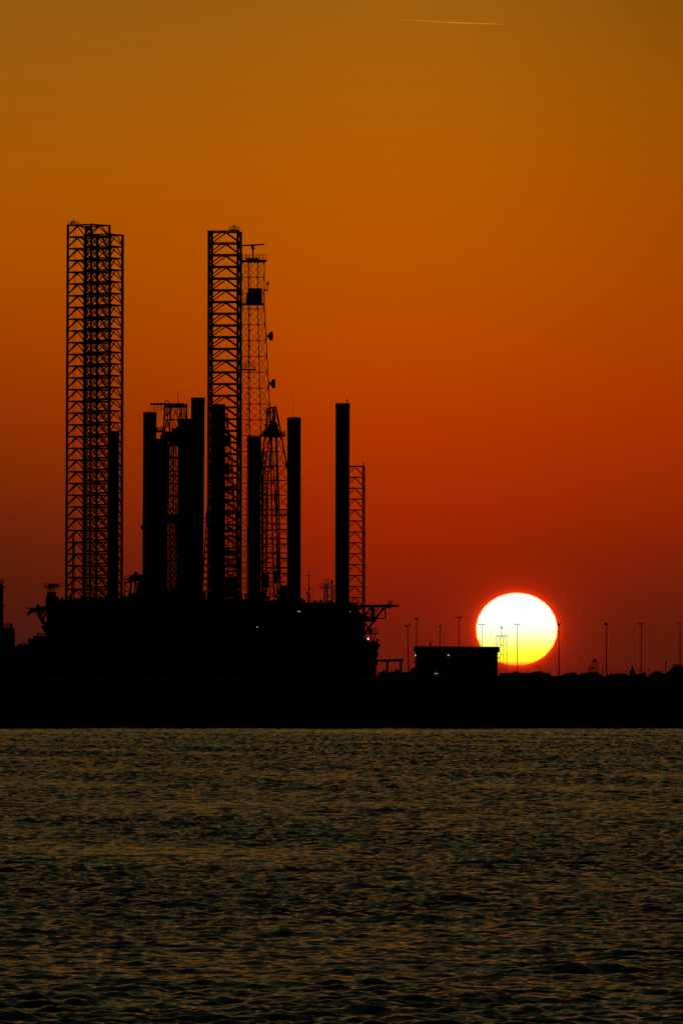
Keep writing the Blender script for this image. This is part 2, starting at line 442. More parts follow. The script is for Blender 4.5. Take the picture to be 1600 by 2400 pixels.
M3 = big_leg(3000, 539.5, 526.0, 525.0, 6.5, 68, 'third leg at right, seen square on')
m = MB(); m.tube(P(172, 1250, 2985), P(168, 1412, 2985), .28); m.tube(P(175, 1280, 2985), P(172, 1412, 2985), .2); m.build('riser_pipes', DARK, R, L1)
# gear on the leg tops
for leg, x, y, D in ((L1, 173, 526, 2985), (M3, 549, 537, 2995)):
    m = MB(); m.railbox(x - 12, x + 12, y, D, 3.0, 6.5*S(D), 3, r=.07); m.tube(P(x, y, D), P(x, y - 14, D), .12, n=6)
    m.tube(P(x - 4, y - 8, D), P(x + 4, y - 8, D), .15, n=6); m.box(P(x - 12, y + 1, D), P(x + 12, y, D) + Vector((0, 3, 0)))
    if leg is L1: m.box(P(x - 7, y, D), P(x - 4, y - 8, D) + Vector((0, .8, 0)))
    m.build('top_platform', DARK, R, leg)
m = MB(); D = 3100; m.tube(P(207, 548, D), P(207, 540, D), .12); m.lathe(P(207, 540, D), [(.5, 0), (.9, .6), (.5, 1.2)], n=8); m.build('beacon', DARK, R, L2)
# hull and houses
D = 2960
m = MB(); m.prism([(66, 1668), (66, 1500), (86, 1492), (110, 1490), (150, 1488), (600, 1488), (600, 1668)], D, 75); m.build('hull', RUST, R)
m = MB(); m.pbox(66, 1495, 69.5, 1502, D, 2); m.pbox(70, 1500, 86, 1510, D, 8); m.pbox(86, 1490.5, 110, 1500, D + .2, 12)
m.pbox(124, 1414, 250, 1489, D+2, 40); m.pbox(140, 1407, 246, 1416, D+3, 30); m.pbox(240, 1402, 290, 1489, D + 6, 42); m.pbox(290, 1410, 600, 1489, D + 12, 45)
m.pbox(114, 1440, 126, 1490, D + 3, 20)
m.build('deckhouse', STEEL, R)
m = MB(); rnd = random.Random(5)
for x, w, y in ((140, 5, 1404), (147, 7, 1405.5), (160, 6, 1404), (176, 9, 1402), (196, 8, 1403), (215, 12, 1400), (232, 8, 1398), (248, 10, 1397), (300, 8, 1404), (312, 7, 1407), (540, 10, 1402), (556, 12, 1398)):
    q = MB(); q.pbox(x, y, x + w, 1412, D + 4 + rnd.uniform(0, 6), 4); q.build('deck_locker', DARK, R)
m.tube(P(146, 1407, D), P(146, 1402, D), .3); m.tube(P(144, 1402, D), P(149, 1402, D), .25)
m.build('vent_pipe', DARK, R)
m = MB(); m.railbox(87, 107, 1490, D, 10, 5.5*S(D), 5); m.build('deck_railing', DARK, R)
# cantilevered deck at the left
g = MB(); D = 2950
g.pbox(72, 1424, 150, 1432, D, 14); g.prism([(56, 1425.2), (72, 1424), (72, 1428), (66, 1427)], D + 4, 3)
g.prism([(62, 1440), (65, 1442), (70, 1439), (84, 1432), (82, 1428), (72, 1428), (64, 1435)], D + 2, 4)
g.prism([(84, 1424), (85.5, 1418), (87, 1415.5), (90, 1416), (92, 1420), (95, 1422), (107, 1420), (107, 1426), (84, 1426)], D + 1, 5)
g.build('cantilever_deck', STEEL, R)
g = MB(); k = S(D)
for a, b_, w in (((82, 1432), (97, 1458), 1.4), ((88, 1431), (99, 1458), 1.4), ((91, 1431), (101, 1456), 1.2), ((98, 1431), (97, 1458), 1.1), ((100, 1431), (108, 1446), 1.1), ((108, 1432), (98, 1458), 1.2),
                 ((96, 1461), (112, 1458), 1.6), ((97, 1469), (112, 1490), 2.0), ((101, 1468), (114, 1484), 1.6), ((97, 1468), (112, 1462), 1.4), ((118, 1470), (126, 1490), 1.6), ((128, 1467), (124, 1478), 1.2), ((112, 1446), (128, 1468), 1.6), ((128, 1470), (113, 1492), 1.6),
                 ((120, 1432), (124, 1455), 1.6), ((146, 1440), (152, 1470), 1.5), ((148, 1432), (142, 1462), 1.5), ((140, 1470), (153, 1460), 1.5), ((138, 1484), (152, 1465), 1.5)):
    for off in (0, 9): g.tube(P(*a, D) + Vector((0, off, 0)), P(*b_, D) + Vector((0, off, 0)), w * k * 1.0, n=6)
g.pbox(110, 1430, 120, 1466, D + 2, 8); g.pbox(119, 1432, 145, 1492, D + 12, 8); g.pbox(103, 1460, 124, 1474, D + 3, 7); g.prism([(100, 1474), (122, 1470), (124, 1496), (114, 1496)], D + 8, 5); g.pbox(99, 1457, 113, 1460, D + 2, 8); g.pbox(112, 1470, 118, 1492, D + 4, 8)
g.build('deck_truss', DARK, R)
g = MB(); g.pbox(107, 1398.5, 136, 1426, D + 3, 9); g.pbox(109.5, 1392, 113, 1400, D + 3, 3); g.pbox(110, 1388, 130, 1400, D + 4, 6); g.pbox(138, 1405, 152, 1426, D + 2, 6)
g.build('crane_house', RUST, R)
g = MB()
for x0, x1 in ((110, 113), (115, 115.5), (119, 119), (127, 131)):
    g.tube(P(x1 if x0 > 120 else x0, 1400, D + 5), P(x0 if x0 > 120 else x1, 1378, D + 5), 1.2*k, n=6)
g.tube(P(119, 1379, D+5), P(129, 1398, D+5), 1.1*k); g.tube(P(127, 1379, D+5), P(120, 1398, D+5), .9*k)
g.pbox(104, 1376.5, 136, 1378.8, D + 3, 6); g.pbox(113, 1368.5, 124, 1378, D + 4, 4)
g.railbox(104, 136, 1377, D + 3, 6, 9*k, 6, r=.07, rows=3)
g.prism([(116, 1369), (124, 1368), (135, 1370), (146, 1375.5), (135, 1375), (124, 1373)], D + 5, 2)
g.tube(P(124, 1368, D+6), P(152, 1368, D+6), .05, n=4); g.tube(P(146, 1375, D+6), P(153, 1372.5, D+6), .05, n=4)
g.build('crane', DARK, R)

clutter(R, 155, 238, 1409, 2966, 16, 16, 4); clutter(R, 70, 104, 1492, 2962, 5, 6, 8); clutter(R, 296, 590, 1410, 2980, 14, 14, 14)
# ---- barge with round legs, left
BG = 'drilling rigs and barges in the harbour'
R = thing('lift_barge', 'lift barge with four solid round legs, left of the tall square-on lattice leg', 'barge', P(360, 1575, 2830), BG)
D = 2830
tube_leg(R, 252.5, 279.5, 1011, D + 30, -3.5)
tube_leg(R, 335.5, 367, 966.5, D, -4)
a = tube_leg(R, 416.5, 449.5, 982, D + 32, -4)
a = tube_leg(R, 447.5, 480, 932.5, D + 2, -6)
m = MB(); m.prism([(236, 1668), (236, 1500), (240, 1470), (492, 1470), (492, 1668)], D - 3, 40); m.build('hull', RUST, R)
m = MB(); m.pbox(244, 1404, 288, 1472, D, 34); m.pbox(288, 1397, 338, 1472, D + 1, 30); m.pbox(300, 1391, 336, 1400, D + 2, 26); m.pbox(336, 1386, 480, 1472, D - 1, 30); m.pbox(478, 1412, 500, 1475, D, 30)
m.build('deckhouse', STEEL, R)
m = MB()    # deck crane between the first two legs
m.prism([(295, 1358), (306, 1350), (313, 1346), (315, 1341), (318, 1339), (322, 1342), (325, 1346), (338, 1349), (338, 1362), (316, 1363), (306, 1366), (300, 1364), (305, 1354), (297, 1361)], D + 8, 4)
m.build('crane_house', DARK, R)
m = MB(); k = S(D)
for a_, b_, w in (((292, 1354), (292, 1396), 1.2), ((307, 1362), (305, 1394), 3.0), ((316, 1358), (315, 1394), 1.6), ((318, 1358), (320, 1394), 1.6), ((293, 1367), (304, 1382), 1.2), ((292, 1366), (308, 1364), 2.2), ((291, 1386), (306, 1386), 1.6),
                  ((291, 1352), (314, 1347), .6), ((296, 1351), (310, 1344), .5), ((309.5, 1344), (309.5, 1336), .4), ((306, 1342), (306, 1338), .3), ((322, 1342), (328, 1339), .3), ((326, 1356), (332, 1363), 1.8), ((330, 1350), (330, 1392), 4), ((324, 1365), (324, 1392), 4)):
    for off in (0, 3): m.tube(P(*a_, D + 9) + Vector((0, off, 0)), P(*b_, D + 9) + Vector((0, off, 0)), w * k * .8, n=6)
for x in (297, 299, 301, 303): m.tube(P(x, 1356, D + 9), P(x + 1, 1362, D + 9), .5*k, n=4)
m.build('crane_frame', DARK, R)
m = MB()
for x, w, y in ((246, 8, 1400), (258, 5, 1397), (268, 10, 1399), (300, 10, 1389), (382, 6, 1379), (390, 5, 1382), (398, 6, 1377), (406, 5, 1381)): q = MB(); q.pbox(x, y, x + w, 1405, D + 3, 3); q.build('deck_locker', DARK, R)
m = MB(); m.tube(P(333, 1230, D), P(333, 1240, D), .3); m.tube(P(330.7, 1232, D), P(333, 1231, D), .1); m.tube(P(330.7, 1240, D), P(334, 1240, D), .12); m.tube(P(330.7, 1232, D), P(330.7, 1240, D), .08)
m.build('leg_bracket', DARK, R)

clutter(R, 284, 332, 1397, 2832, 9, 12, 5); clutter(R, 384, 478, 1388, 2832, 12, 14, 6)
# ---- barge with round legs, right
R = thing('lift_barge', 'lift barge with four solid round legs, right of the tall square-on lattice leg', 'barge', P(650, 1575, 2780), BG)
D = 2780
tube_leg(R, 497.5, 528, 948, D + 34, -1)
tube_leg(R, 579.5, 611, 1023.5, D + 36, -1)
l7 = tube_leg(R, 672.5, 705, 979.5, D, -.5)
l8 = tube_leg(R, 786, 819.5, 946, D, -2)
m = MB(); m.tube(P(686.5, 981, D), P(686.5, 922, D), .06, .04, n=5); m.tube(P(686.5, 981, D), P(686.5, 976, D), .25); m.tube(P(693, 981, D), P(693, 977, D), .25); m.build('whip_antenna', DARK, R, l7)
m = MB(); m.tube(P(813, 947, D), P(813, 936, D), .14); m.lathe(P(813, 941, D), [(.1, 0), (.28, .4), (.1, .8)], n=8); m.build('beacon', DARK, R, l8)
m = MB(); m.prism([(486, 1668), (486, 1474), (838, 1474), (842, 1500), (838, 1668)], D - 4, 42); m.build('hull', RUST, R)
m = MB(); m.pbox(488, 1424, 836, 1476, D, 36); m.pbox(500, 1409, 640, 1430, D + 1, 30); m.pbox(636, 1406, 705, 1430, D + 2, 30); m.prism([(700, 1430), (700, 1402), (708, 1402), (715, 1408), (715, 1430)], D + 3, 14)
m.pbox(714, 1418, 800, 1430, D + 2, 26); m.pbox(798, 1412, 826, 1480, D + 5, 20)
m.build('deckhouse', STEEL, R)
m = MB()
for x, w, y in ((548, 6, 1398), (560, 10, 1404), (574, 4, 1392), (598, 14, 1401), (615, 8, 1385), (625, 8, 1398), (648, 6, 1400), (656, 14, 1389), (663, 8, 1380), (732, 9, 1414), (742, 5, 1415), (754, 8, 1413), (778, 6, 1413)): q = MB(); q.pbox(x, y, x + w, 1420, D + 4, 3); q.build('deck_locker', DARK, R)
m.tube(P(734.5, 1416, D), P(737, 1407, D), .35); m.tube(P(743, 1416, D), P(742, 1407.5, D), .35); m.tube(P(735, 1410, D), P(743, 1409, D), .1)
m.build('davit', DARK, R)
m = MB(); m.prism([(747, 1412), (749, 1407), (753, 1404.5), (756, 1406), (755, 1411), (750, 1416)], D + 2, 1.5)
m.build('life_raft_cradle', DARK, R)
m = MB(); D2 = D + 8; k = S(D2)        # signal mast
m.tube(P(723.5, 1420, D2), P(723.8, 1338, D2), 1.1*k, .9*k, n=8)
m.tube(P(715.5, 1348.7, D2), P(731.5, 1348.7, D2), .6*k); m.tube(P(710, 1382, D2), P(737, 1382, D2), .6*k)
m.lathe(P(724.8, 1359, D2), [(.05, -.25), (.22, -.1), (.22, .1), (.05, .25)], n=8); m.box(P(723.5, 1380, D2), P(727.5, 1375.5, D2) + Vector((0, .4, 0)))
m.lathe(P(720, 1389.5, D2), [(.08, -.5), (.36, -.2), (.36, .2), (.08, .5)], n=8)
for xa, xb in ((721, 719.5), (726, 728.5)): m.tube(P(xb, 1418, D2), P(xa, 1390, D2), .8*k)
for y in (1394, 1400, 1407): m.tube(P(720, y, D2), P(727.5, y, D2), 1.4*k)
m.tube(P(736.5, 1370, D2), P(736.5, 1410, D2), .22*k, n=4); m.tube(P(733.5, 1390, D2), P(735.5, 1408, D2), .3*k, n=4)
m.rail(P(716, 1418, D2), P(740, 1418, D2), 10*k, 8, r=.06)
m.build('signal_mast', DARK, R)
m = MB(); D2 = D + 6; k = S(D2)        # twin exhaust stack with platform
m.tube(P(760, 1420, D2), P(761, 1370, D2), 1.9*k, n=12); m.tube(P(766.2, 1420, D2), P(766.2, 1368, D2), 2.2*k, n=12); m.tube(P(777.6, 1420, D2), P(777.9, 1359.5, D2), 2.1*k, n=12)
for d2 in (0, 2.5):
    m.tube(P(760.5, 1372, D2) + Vector((0, d2, 0)), P(760.8, 1358.6, D2) + Vector((0, d2, 0)), .7*k); m.tube(P(760.8, 1358.6, D2) + Vector((0, d2, 0)), P(778, 1359.4, D2) + Vector((0, d2, 0)), .7*k)
    m.tube(P(767, 1370, D2) + Vector((0, d2, 0)), P(767, 1358.8, D2) + Vector((0, d2, 0)), .7*k)
m.tube(P(768, 1365, D2), P(777, 1365, D2), .8*k); m.tube(P(764, 1367, D2), P(766, 1364.5, D2), .7*k)
m.box(P(750, 1379, D2), P(776, 1376.5, D2) + Vector((0, 4, 0))); m.railbox(750, 776, 1377, D2, 4, 8.5*k, 5, r=.06)
m.pbox(769, 1396, 773, 1399, D2, 1); m.tube(P(783, 1372, D2), P(781.5, 1418, D2), .9*k); m.pbox(768, 1408, 778, 1420, D2 + 1, 2)
m.build('exhaust_stack', STEEL, R)

clutter(R, 505, 695, 1409, 2784, 20, 20, 7); clutter(R, 706, 796, 1418, 2784, 9, 9, 9)
# ---- drilling unit behind the left barge: derrick 1 and its striped column
R = thing('drilling_barge', 'drilling barge whose derrick top, with railed platform and spike, shows between the left round legs', 'barge', P(400, 1575, 3300), BG)
D = 3300; k = S(D)
m = MB(); m.pbox(340, 1480, 470, 1668, D - 15, 50); m.build('hull', RUST, R)
m = MB(); m.pbox(346, 1392, 466, 1482, D - 12, 40); m.build('deckhouse', STEEL, R)
lg = lattice(R, D, [(953, 411.5, 14, 37), (1006, 408, 14, 37), (1200, 404, 20, 46), (1420, 400, 26, 54)], 30, 1.8*k, 1.0*k, .8*k, 'K', (DARK, STEEL), 'derrick')
m = MB()
m.pbox(352, 944.5, 432, 947.3, D - 4, 10); m.pbox(385, 946.5, 428, 951.5, D - 3, 8); m.pbox(425, 946.5, 439, 951.5, D - 3, 8)
m.tube(P(417, 951, D), P(417, 918.5, D), .9*k, .7*k)
for a_, b_, w in (((385.5, 940), (393.5, 938), .9), ((393.5, 938), (396, 946), 1.0), ((385.5, 940), (386, 945), .7)): m.tube(P(*a_, D - 2), P(*b_, D - 2), w*k)
for i, x in enumerate((353, 362, 369.5, 377, 379.5, 384)):
    m.tube(P(x, 942.5 if 0 < i < 5 else 945, D - 4), P(x, 963 if i else 955, D - 4), .55*k, n=4)
    m.tube(P(x, 945, D + 6), P(x, 963, D + 6), .4*k, n=4)
for y in (955.5, 959, 963.5): m.tube(P(353 if y < 957 else 354.5, y, D - 4), P(416, y, D - 4), .5*k, n=4)
for x in range(388, 416, 4): m.tube(P(x, 950, D - 4), P(x, 963, D - 4), .4*k, n=4)
m.build('crown_platform', DARK, R)
m = MB()
for x, w in ((396.5, 1.0), (399, .6), (406.3, 1.5), (408, .8), (412.8, 1.2), (403.5, .5)): m.tube(P(x, 1040, D - 6), P(x - 1.5, 1410, D - 6), w*k, n=6)
for x, w in ((401, 1.2), (410, 1.2), (398, 1.3)): m.tube(P(x, 1210, D - 5), P(x, 1410, D - 5), w*k, n=6)
m.build('drill_pipes', DARK, R)
lattice(R, D + 2, [(1040, 404, 7, 12), (1410, 402, 9, 15)], 15, .8*k, .6*k, .6*k, 'X', (DARK, STEEL), 'inner_mast')
for y in (1070, 1113, 1160, 1205): q = MB(); q.pbox(390, y, 418, y + (3 if y < 1200 else 22), D - 7, 4); q.build('work_platform', DARK, R)
m = MB()      # heavier members seen under the crown
for a_, b_ in (((387, 950), (387, 1002)), ((389, 964), (397, 1000)), ((396, 964), (388, 1000)), ((392, 950), (393, 1002)), ((398, 950), (398, 1005)), ((411, 962), (402, 1008)), ((411, 962), (417, 985)), ((417, 951), (417, 985)), ((420, 952), (427, 985)), ((426, 952), (426.5, 985)), ((432, 952), (430, 985)), ((432, 952), (435, 985)), ((438.5, 950), (438.5, 985)), ((399, 982), (406, 982))):
    m.tube(P(*a_, D - 6), P(*b_, D - 6), 1.0*k)
m.build('crown_legs', STEEL, R)
m = MB(); m.pbox(364, 1008, 388, 1011.5, D - 8, 12); m.railbox(367, 386, 1008, D - 8, 12, 6.5*k, 4, r=.09, rows=3); m.tube(P(378, 1008, D - 8), P(378, 999, D - 8), .6*k)
m.prism([(376, 1030), (376, 1018), (379, 1017), (383, 1011), (403, 1010), (404, 1004), (406, 1002), (409, 1003), (411, 1005), (412, 1000), (420, 1000), (420, 1040), (400, 1045), (393, 1032)], D - 7, 10)
m.build('monkey_board', DARK, R)
tl = MB(); tl.tube(P(377.5, 1480, D - 20), P(379, 1028, D - 20), 15*k, n=24); c = tl.build('column', STEEL, R)
for y in range(1046, 1390, 34): tb = MB(); tb.tube(P(378.4, y + 15, D - 20), P(378.4, y, D - 20), 15.3*k, n=24); tb.build('painted_band', STEEL, R, c)

# ---- drilling unit with the tapered derrick behind the tall square leg
R = thing('drilling_barge', 'drilling barge whose dense tapering derrick stands directly behind the square-on lattice leg', 'barge', P(520, 1575, 3500), BG)
D = 3500; k = S(D)
m = MB(); m.pbox(450, 1480, 590, 1668, D - 15, 50); m.build('hull', RUST, R)
m = MB(); m.pbox(462, 1404, 580, 1482, D - 12, 40); m.build('deckhouse', STEEL, R)
lattice(R, D, [(968, 518, 10, 18), (1200, 518, 26, 40), (1410, 519, 38, 55)], 15.5, 1.6*k, .8*k, .7*k, 'X', (DARK, STEEL), 'derrick')
m = MB(); m.tube(P(528, 972, D), P(540, 1032, D), 1.5*k); m.tube(P(528, 1000, D), P(536, 1040, D), 1.2*k)
for y0, y1, x0, x1 in ((1020, 1045, 527, 541), (1060, 1066, 527, 545), (1085, 1112, 528, 538), (1140, 1150, 527, 552), (1170, 1176, 527, 550), (1195, 1205, 528, 552), (1240, 1247, 527, 553), (1290, 1302, 527, 553), (1322, 1330, 527, 555), (1352, 1400, 527, 556)):
    q = MB(); q.pbox(x0, y0, x1, y1, D - 3, 4); q.build('pipe_bundle', DARK, R)
for x in (534, 545): m.tube(P(x, 1070, D - 3), P(x, 1400, D - 3), 1.3*k)
m.build('pipe_rack', DARK, R)
m = MB(); m.pbox(477, 1214, 487, 1216, D - 8, 4); m.pbox(477, 1222, 487, 1224, D - 8, 4); m.rail(P(477, 1216, D-8), P(487, 1216, D-8), 3*k, 3); m.pbox(482, 1204, 487, 1216, D-8, 3); m.build('side_platform', DARK, R)

# ---- rig with the crown-block derrick, small lattice leg and helideck at right
R = thing('jack_up_rig', 'jack-up rig with a slim lattice leg and a helideck jutting out at its right end', 'oil rig', P(800, 1575, 3150), BG)
D = 3150; k = S(D)
m = MB(); m.prism([(600, 1668), (600, 1470), (830, 1470), (850, 1492), (866, 1504), (884, 1504), (891, 1512), (886, 1522), (881, 1534), (886, 1536), (882, 1545), (881, 1668)], D - 12, 46); m.build('hull', RUST, R)
m = MB(); m.pbox(640, 1412, 838, 1472, D - 8, 36); m.prism([(830, 1490), (830, 1424), (838, 1424), (842, 1445), (850, 1455), (850, 1490)], D - 6, 10)
m.build('deckhouse', STEEL, R)
for x, y, w, h in ((881, 1529, 6, 6), (881, 1546, 4, 14), (870, 1500, 5, 5), (881, 1497, 4, 8), (886, 1499, 5, 3), (876, 1503, 10, 3)): m = MB(); m.pbox(x, y, x + w, y + h, D - 12, 3); m.build('bulwark_fitting', DARK, R)
lg = lattice(R, D, [(1092, 831, 4, 42), (1420, 831, 4.3, 42.3), (1660, 831, 4.3, 42.3)], 25.65, 1.7*k, 1.15*k, .85*k)
lg['label'] = 'slim square lattice leg'
m = MB(); m.tube(P(851.5, 1094, D - 3), P(852.5, 1083, D - 3), .9*k); m.tube(P(849, 1086, D - 3), P(854, 1087, D - 3), .5*k); m.build('beacon', DARK, R, lg)
# helideck
h = MB(); h.prism([(800, 1418), (905, 1417), (908, 1416), (918, 1416), (920, 1417), (936, 1418.5), (934, 1420), (929, 1421), (928, 1423), (924, 1421), (917, 1421.5), (917, 1424), (905, 1424.5), (905, 1422.5), (815, 1423)], D - 8, 22)
h.build('helideck', STEEL, R)
h = MB()
for a_, b_, w in (((902.5, 1424), (902.5, 1451), 1.6), ((902.5, 1449.5), (878, 1449.5), 1.3), ((900, 1424), (880, 1449), 3.0), ((890, 1424), (877, 1442), .7), ((885, 1424), (874, 1440), .7), ((868, 1424), (854, 1444), 2.4), ((822, 1420), (832, 1450), 2), ((846, 1424), (830, 1440), 2),
                  ((876, 1455), (853, 1490), 3.0), ((851, 1450), (862, 1474), 1.8), ((851, 1424), (851, 1480), 2.2), ((844, 1455), (850, 1482), 2), ((842, 1455), (842, 1480), 1.2), ((870, 1486), (870, 1502), 1.3), ((879, 1487), (874, 1503), 1.3), ((884, 1484), (884, 1487), 1)):
    for off in (0, 8): h.tube(P(*a_, D - 6) + Vector((0, off, 0)), P(*b_, D - 6) + Vector((0, off, 0)), w*k)
h.pbox(869, 1424, 878, 1452, D - 5, 8); h.pbox(838, 1449, 882, 1456.5, D - 7, 14); h.pbox(858, 1484.5, 886, 1486.8, D - 7, 8); h.pbox(864, 1474, 872, 1486, D - 6, 4); h.prism([(834, 1440), (840, 1430), (846, 1438), (856, 1442), (868, 1448), (868, 1452), (834, 1452)], D - 4, 8)
h.build('helideck_truss', DARK, R)
for a_ in ((909, 919, 1416, D - 4, 5, 8*k, 3, .09, 2), (872, 883, 1485, D - 6, 5, 12*k, 3, .08, 3), (856, 869, 1449, D-6, 6, 12*k, 4, .08, 3)): h = MB(); h.railbox(*a_); h.build('railing', DARK, R)
h = MB(); h.lathe(P(862.5, 1497.5, D - 16), [(.1, -.33), (.3, -.2), (.36, 0), (.3, .2), (.1, .33)], n=12); h.build('lit_floodlight', LAMPON, R)
h = MB(); h.pbox(819, 1433, 821.5, 1434.1, 2770, .3); h.build('dim_floodlight', LAMPDIM, R)

# ---- derrick with crown block
R = thing('drilling_barge', 'drilling barge with a tapering derrick under a dark rounded crown block', 'barge', P(640, 1575, 3250), BG)
D = 3250; k = S(D)
m = MB(); m.pbox(600, 1480, 690, 1668, D - 15, 45); m.build('hull', RUST, R)
m = MB(); m.pbox(604, 1408, 686, 1482, D - 10, 36); m.build('deckhouse', STEEL, R)
lattice(R, D, [(956, 637, 5, 14), (1019, 640, 13, 25), (1110, 642, 26, 40), (1200, 643, 33, 46), (1415, 646, 45, 52)], 34, 1.9*k, 1.0*k, .85*k, 'X', (DARK, STEEL), 'derrick')
lattice(R, D - 3, [(1060, 616, 6, 9), (1405, 614, 8, 11)], 13, 1.0*k, .6*k, .6*k, 'X', (DARK, STEEL), 'stair_tower')
m = MB()      # mast legs inside the derrick
for a_, b_, w in (((637, 1020), (627, 1130), 1.9), ((627, 1130), (623.5, 1405), 2.1), ((648, 1020), (653, 1150), 1.5), ((653, 1150), (657, 1408), 1.9), ((633, 1020), (616, 1120), 1.6), ((616, 1120), (614, 1408), 2.2), ((643, 1060), (648, 1200), .7), ((640, 1080), (652, 1270), .8), ((652, 1270), (655, 1405), .9), ((634, 1380), (628, 1410), .8)):
    m.tube(P(*a_, D - 6), P(*b_, D - 6), w*k)
m.build('mast', STEEL, R)
m = MB()      # crown block
m.prism([(622, 1020), (623, 1008), (627, 998), (631, 993), (633, 987), (637, 985), (638, 984), (638.4, 964), (637.5, 958), (643.5, 958), (641.6, 984), (645, 987), (649, 993), (651, 999), (654, 1008), (657, 1020)], D - 5, 7)
m.pbox(633, 953, 648, 956, D - 5, 8); m.tube(P(632.5, 956, D-5), P(632.5, 949.5, D-5), 1.2*k); m.tube(P(644.5, 956, D-5), P(644.5, 949.5, D-5), .9*k)
m.build('crown_block', DARK, R)
m = MB(); m.pbox(609.5, 1018.5, 668, 1021, D - 8, 14); m.railbox(657, 668, 1019, D - 8, 12, 9*k, 3, r=.09, rows=3); m.railbox(611, 622, 1019, D - 8, 12, 9*k, 3, r=.07, rows=2); m.pbox(616, 1009, 620, 1019, D - 7, 2)
m.pbox(621, 965, 637, 967.5, D - 4, 5); m.railbox(622, 632, 967, D - 4, 5, 9*k, 3, r=.09); m.pbox(623.5, 962, 630, 972, D - 4, 2)
for y, x0, x1, t_ in ((1205.5, 620, 672, 3), (1240, 622, 672, 1.8), (1274, 622, 672, 1.8), (1307, 622, 672, 2.2), (1331, 626, 672, 1.4), (1343, 615, 672, 2)): q = MB(); q.pbox(x0, y, x1, y + t_, D - 6, 6); q.build('work_platform', DARK, R)
m.railbox(646, 672, 1205.5, D - 6, 6, 10*k, 6, r=.06, rows=3)
m.build('crown_walkway', DARK, R)
for y in (1095, 1160, 1375): q = MB(); q.pbox(614, y, 640, y + 1.6, D - 7, 3); q.build('work_platform', DARK, R)
for a_ in ((640, 1338, 652, 1362), (612, 1342, 630, 1376), (656, 1372, 672, 1400), (648, 1380, 656, 1392)): q = MB(); q.pbox(*a_, D - 3, 4); q.build('equipment_box', DARK, R)

# ---- radar tower
R = thing('radar_tower', 'slender lattice tower with dishes and a bar radar on top, behind the third tall leg', 'tower', P(600, 1575, 3700))
D = 3700; k = S(D)
tw = lattice(R, D, [(611, 592.5, 15.5, 37.5), (712, 592.5, 15.5, 37.5), (900, 596, 20.5, 45), (1020, 598, 25, 51), (1420, 602, 40, 70)], 37.2, 1.2*k, .68*k, .68*k, 'X', (DARK, STEEL), 'lattice_mast')
m = MB()
for x0, x1, dy_ in ((584.5, 578, -1.5), (588.5, 582, 1.5)): m.tube(P(x0, 611, D) + Vector((0, dy_, 0)), P(x1, 1020, D) + Vector((0, dy_, 0)), .4*k, n=4); m.tube(P(x1, 1020, D) + Vector((0, dy_, 0)), P(x1 - 5, 1420, D) + Vector((0, dy_, 0)), .4*k, n=4)
y = 613.0
while y < 1300: x = 586.5 - (y - 611) * .0158; m.tube(P(x - 2.5, y, D), P(x + 2.5, y + 1.2, D), .4*k, n=4, cap=False); y += 3.2
for y in range(735, 1030, 37): m.pbox(582.5 - (y - 735)*.012, y, 588 - (y - 735)*.012, y + 3, D - 1, 2)
m.build('caged_ladder', DARK, R)
m = MB(); m.prism([(567, 608.5), (624.5, 608), (624.5, 610.5), (605, 612.5), (567, 611.5)], D - 6, 12); m.railbox(568, 624, 609, D - 6, 12, 14*k, 7, r=.09); m.pbox(577, 604, 606, 608.5, D - 3, 6)
for x in (577, 582, 601, 608): m.tube(P(x, 609, D - 6), P(x, 597, D - 6), .7*k)
m.build('top_platform', STEEL, R)
m = MB(); m.tube(P(592.5, 609, D), P(592.5, 585, D), 1.7*k, n=10); m.lathe(P(592.5, 582, D), [(1.5*k, -4.5*k), (3.4*k, -2.8*k), (3.6*k, 0), (5.2*k, .2*k), (5.2*k, 2.6*k), (1.5*k, 3*k), (1.5*k, 5*k)], n=14); m.build('radar_mast', STEEL, R)
m = MB(); m.tube(P(566, 575.3, D), P(618, 572.2, D), 1.9*k, n=10); m.lathe(P(618.5, 572.2, D), [(1.2*k, -1.5*k), (2.3*k, 0), (1.2*k, 1.5*k)], n=10); m.prism([(586, 576.5), (592, 578.5), (599, 574.6), (599, 573)], D - 1, 2); m.build('bar_radar', DARK, R)
m = MB(); m.pbox(580.5, 675, 613.5, 712, D - 5, 10); m.pbox(577, 688, 582, 712, D - 4, 8); m.build('equipment_box', DARK, R)
m = MB(); m.pbox(567, 710, 618, 712.5, D - 6, 12); m.railbox(568, 618, 711, D - 6, 12, 13*k, 6, r=.08); m.pbox(567, 864.5, 600, 866.3, D - 6, 10); m.railbox(568.5, 598, 865, D - 6, 10, 15*k, 4, r=.08, rows=3); m.build('mid_platform', DARK, R)
for y, x in ((787.5, 622), (899, 627)):
    m = MB(); m.tube(P(x, y - 6.5, D), P(x + 4, y - 6.5, D), .7*k); m.tube(P(x, y + 7, D), P(x + 4, y + 7, D), .7*k); m.tube(P(x + 3.7, y - 7, D), P(x + 3.7, y + 8, D), .7*k)
    m.tube(P(x + 4, y, D), P(x + 9, y, D), 2.6*k); m.lathe(P(x + 5, y, D), [(2.0*k, 0), (4*k, 2.0*k), (10.5*k, 6*k), (10.8*k, 13*k), (10*k, 13*k)], n=20, axis='x'); m.build('dish_antenna', DARK, R)
m = MB(); m.tube(P(626.6, 684, D), P(626.6, 664, D), 1.0*k); m.prism([(623, 661), (630.5, 661), (628, 669), (627.5, 673), (625.8, 673), (625.5, 669)], D - 1, 2); m.tube(P(619, 658.4, D), P(631.5, 658.4, D), .4*k); m.pbox(618, 677.5, 627, 681, D, 1.5); m.build('side_antenna', DARK, R)

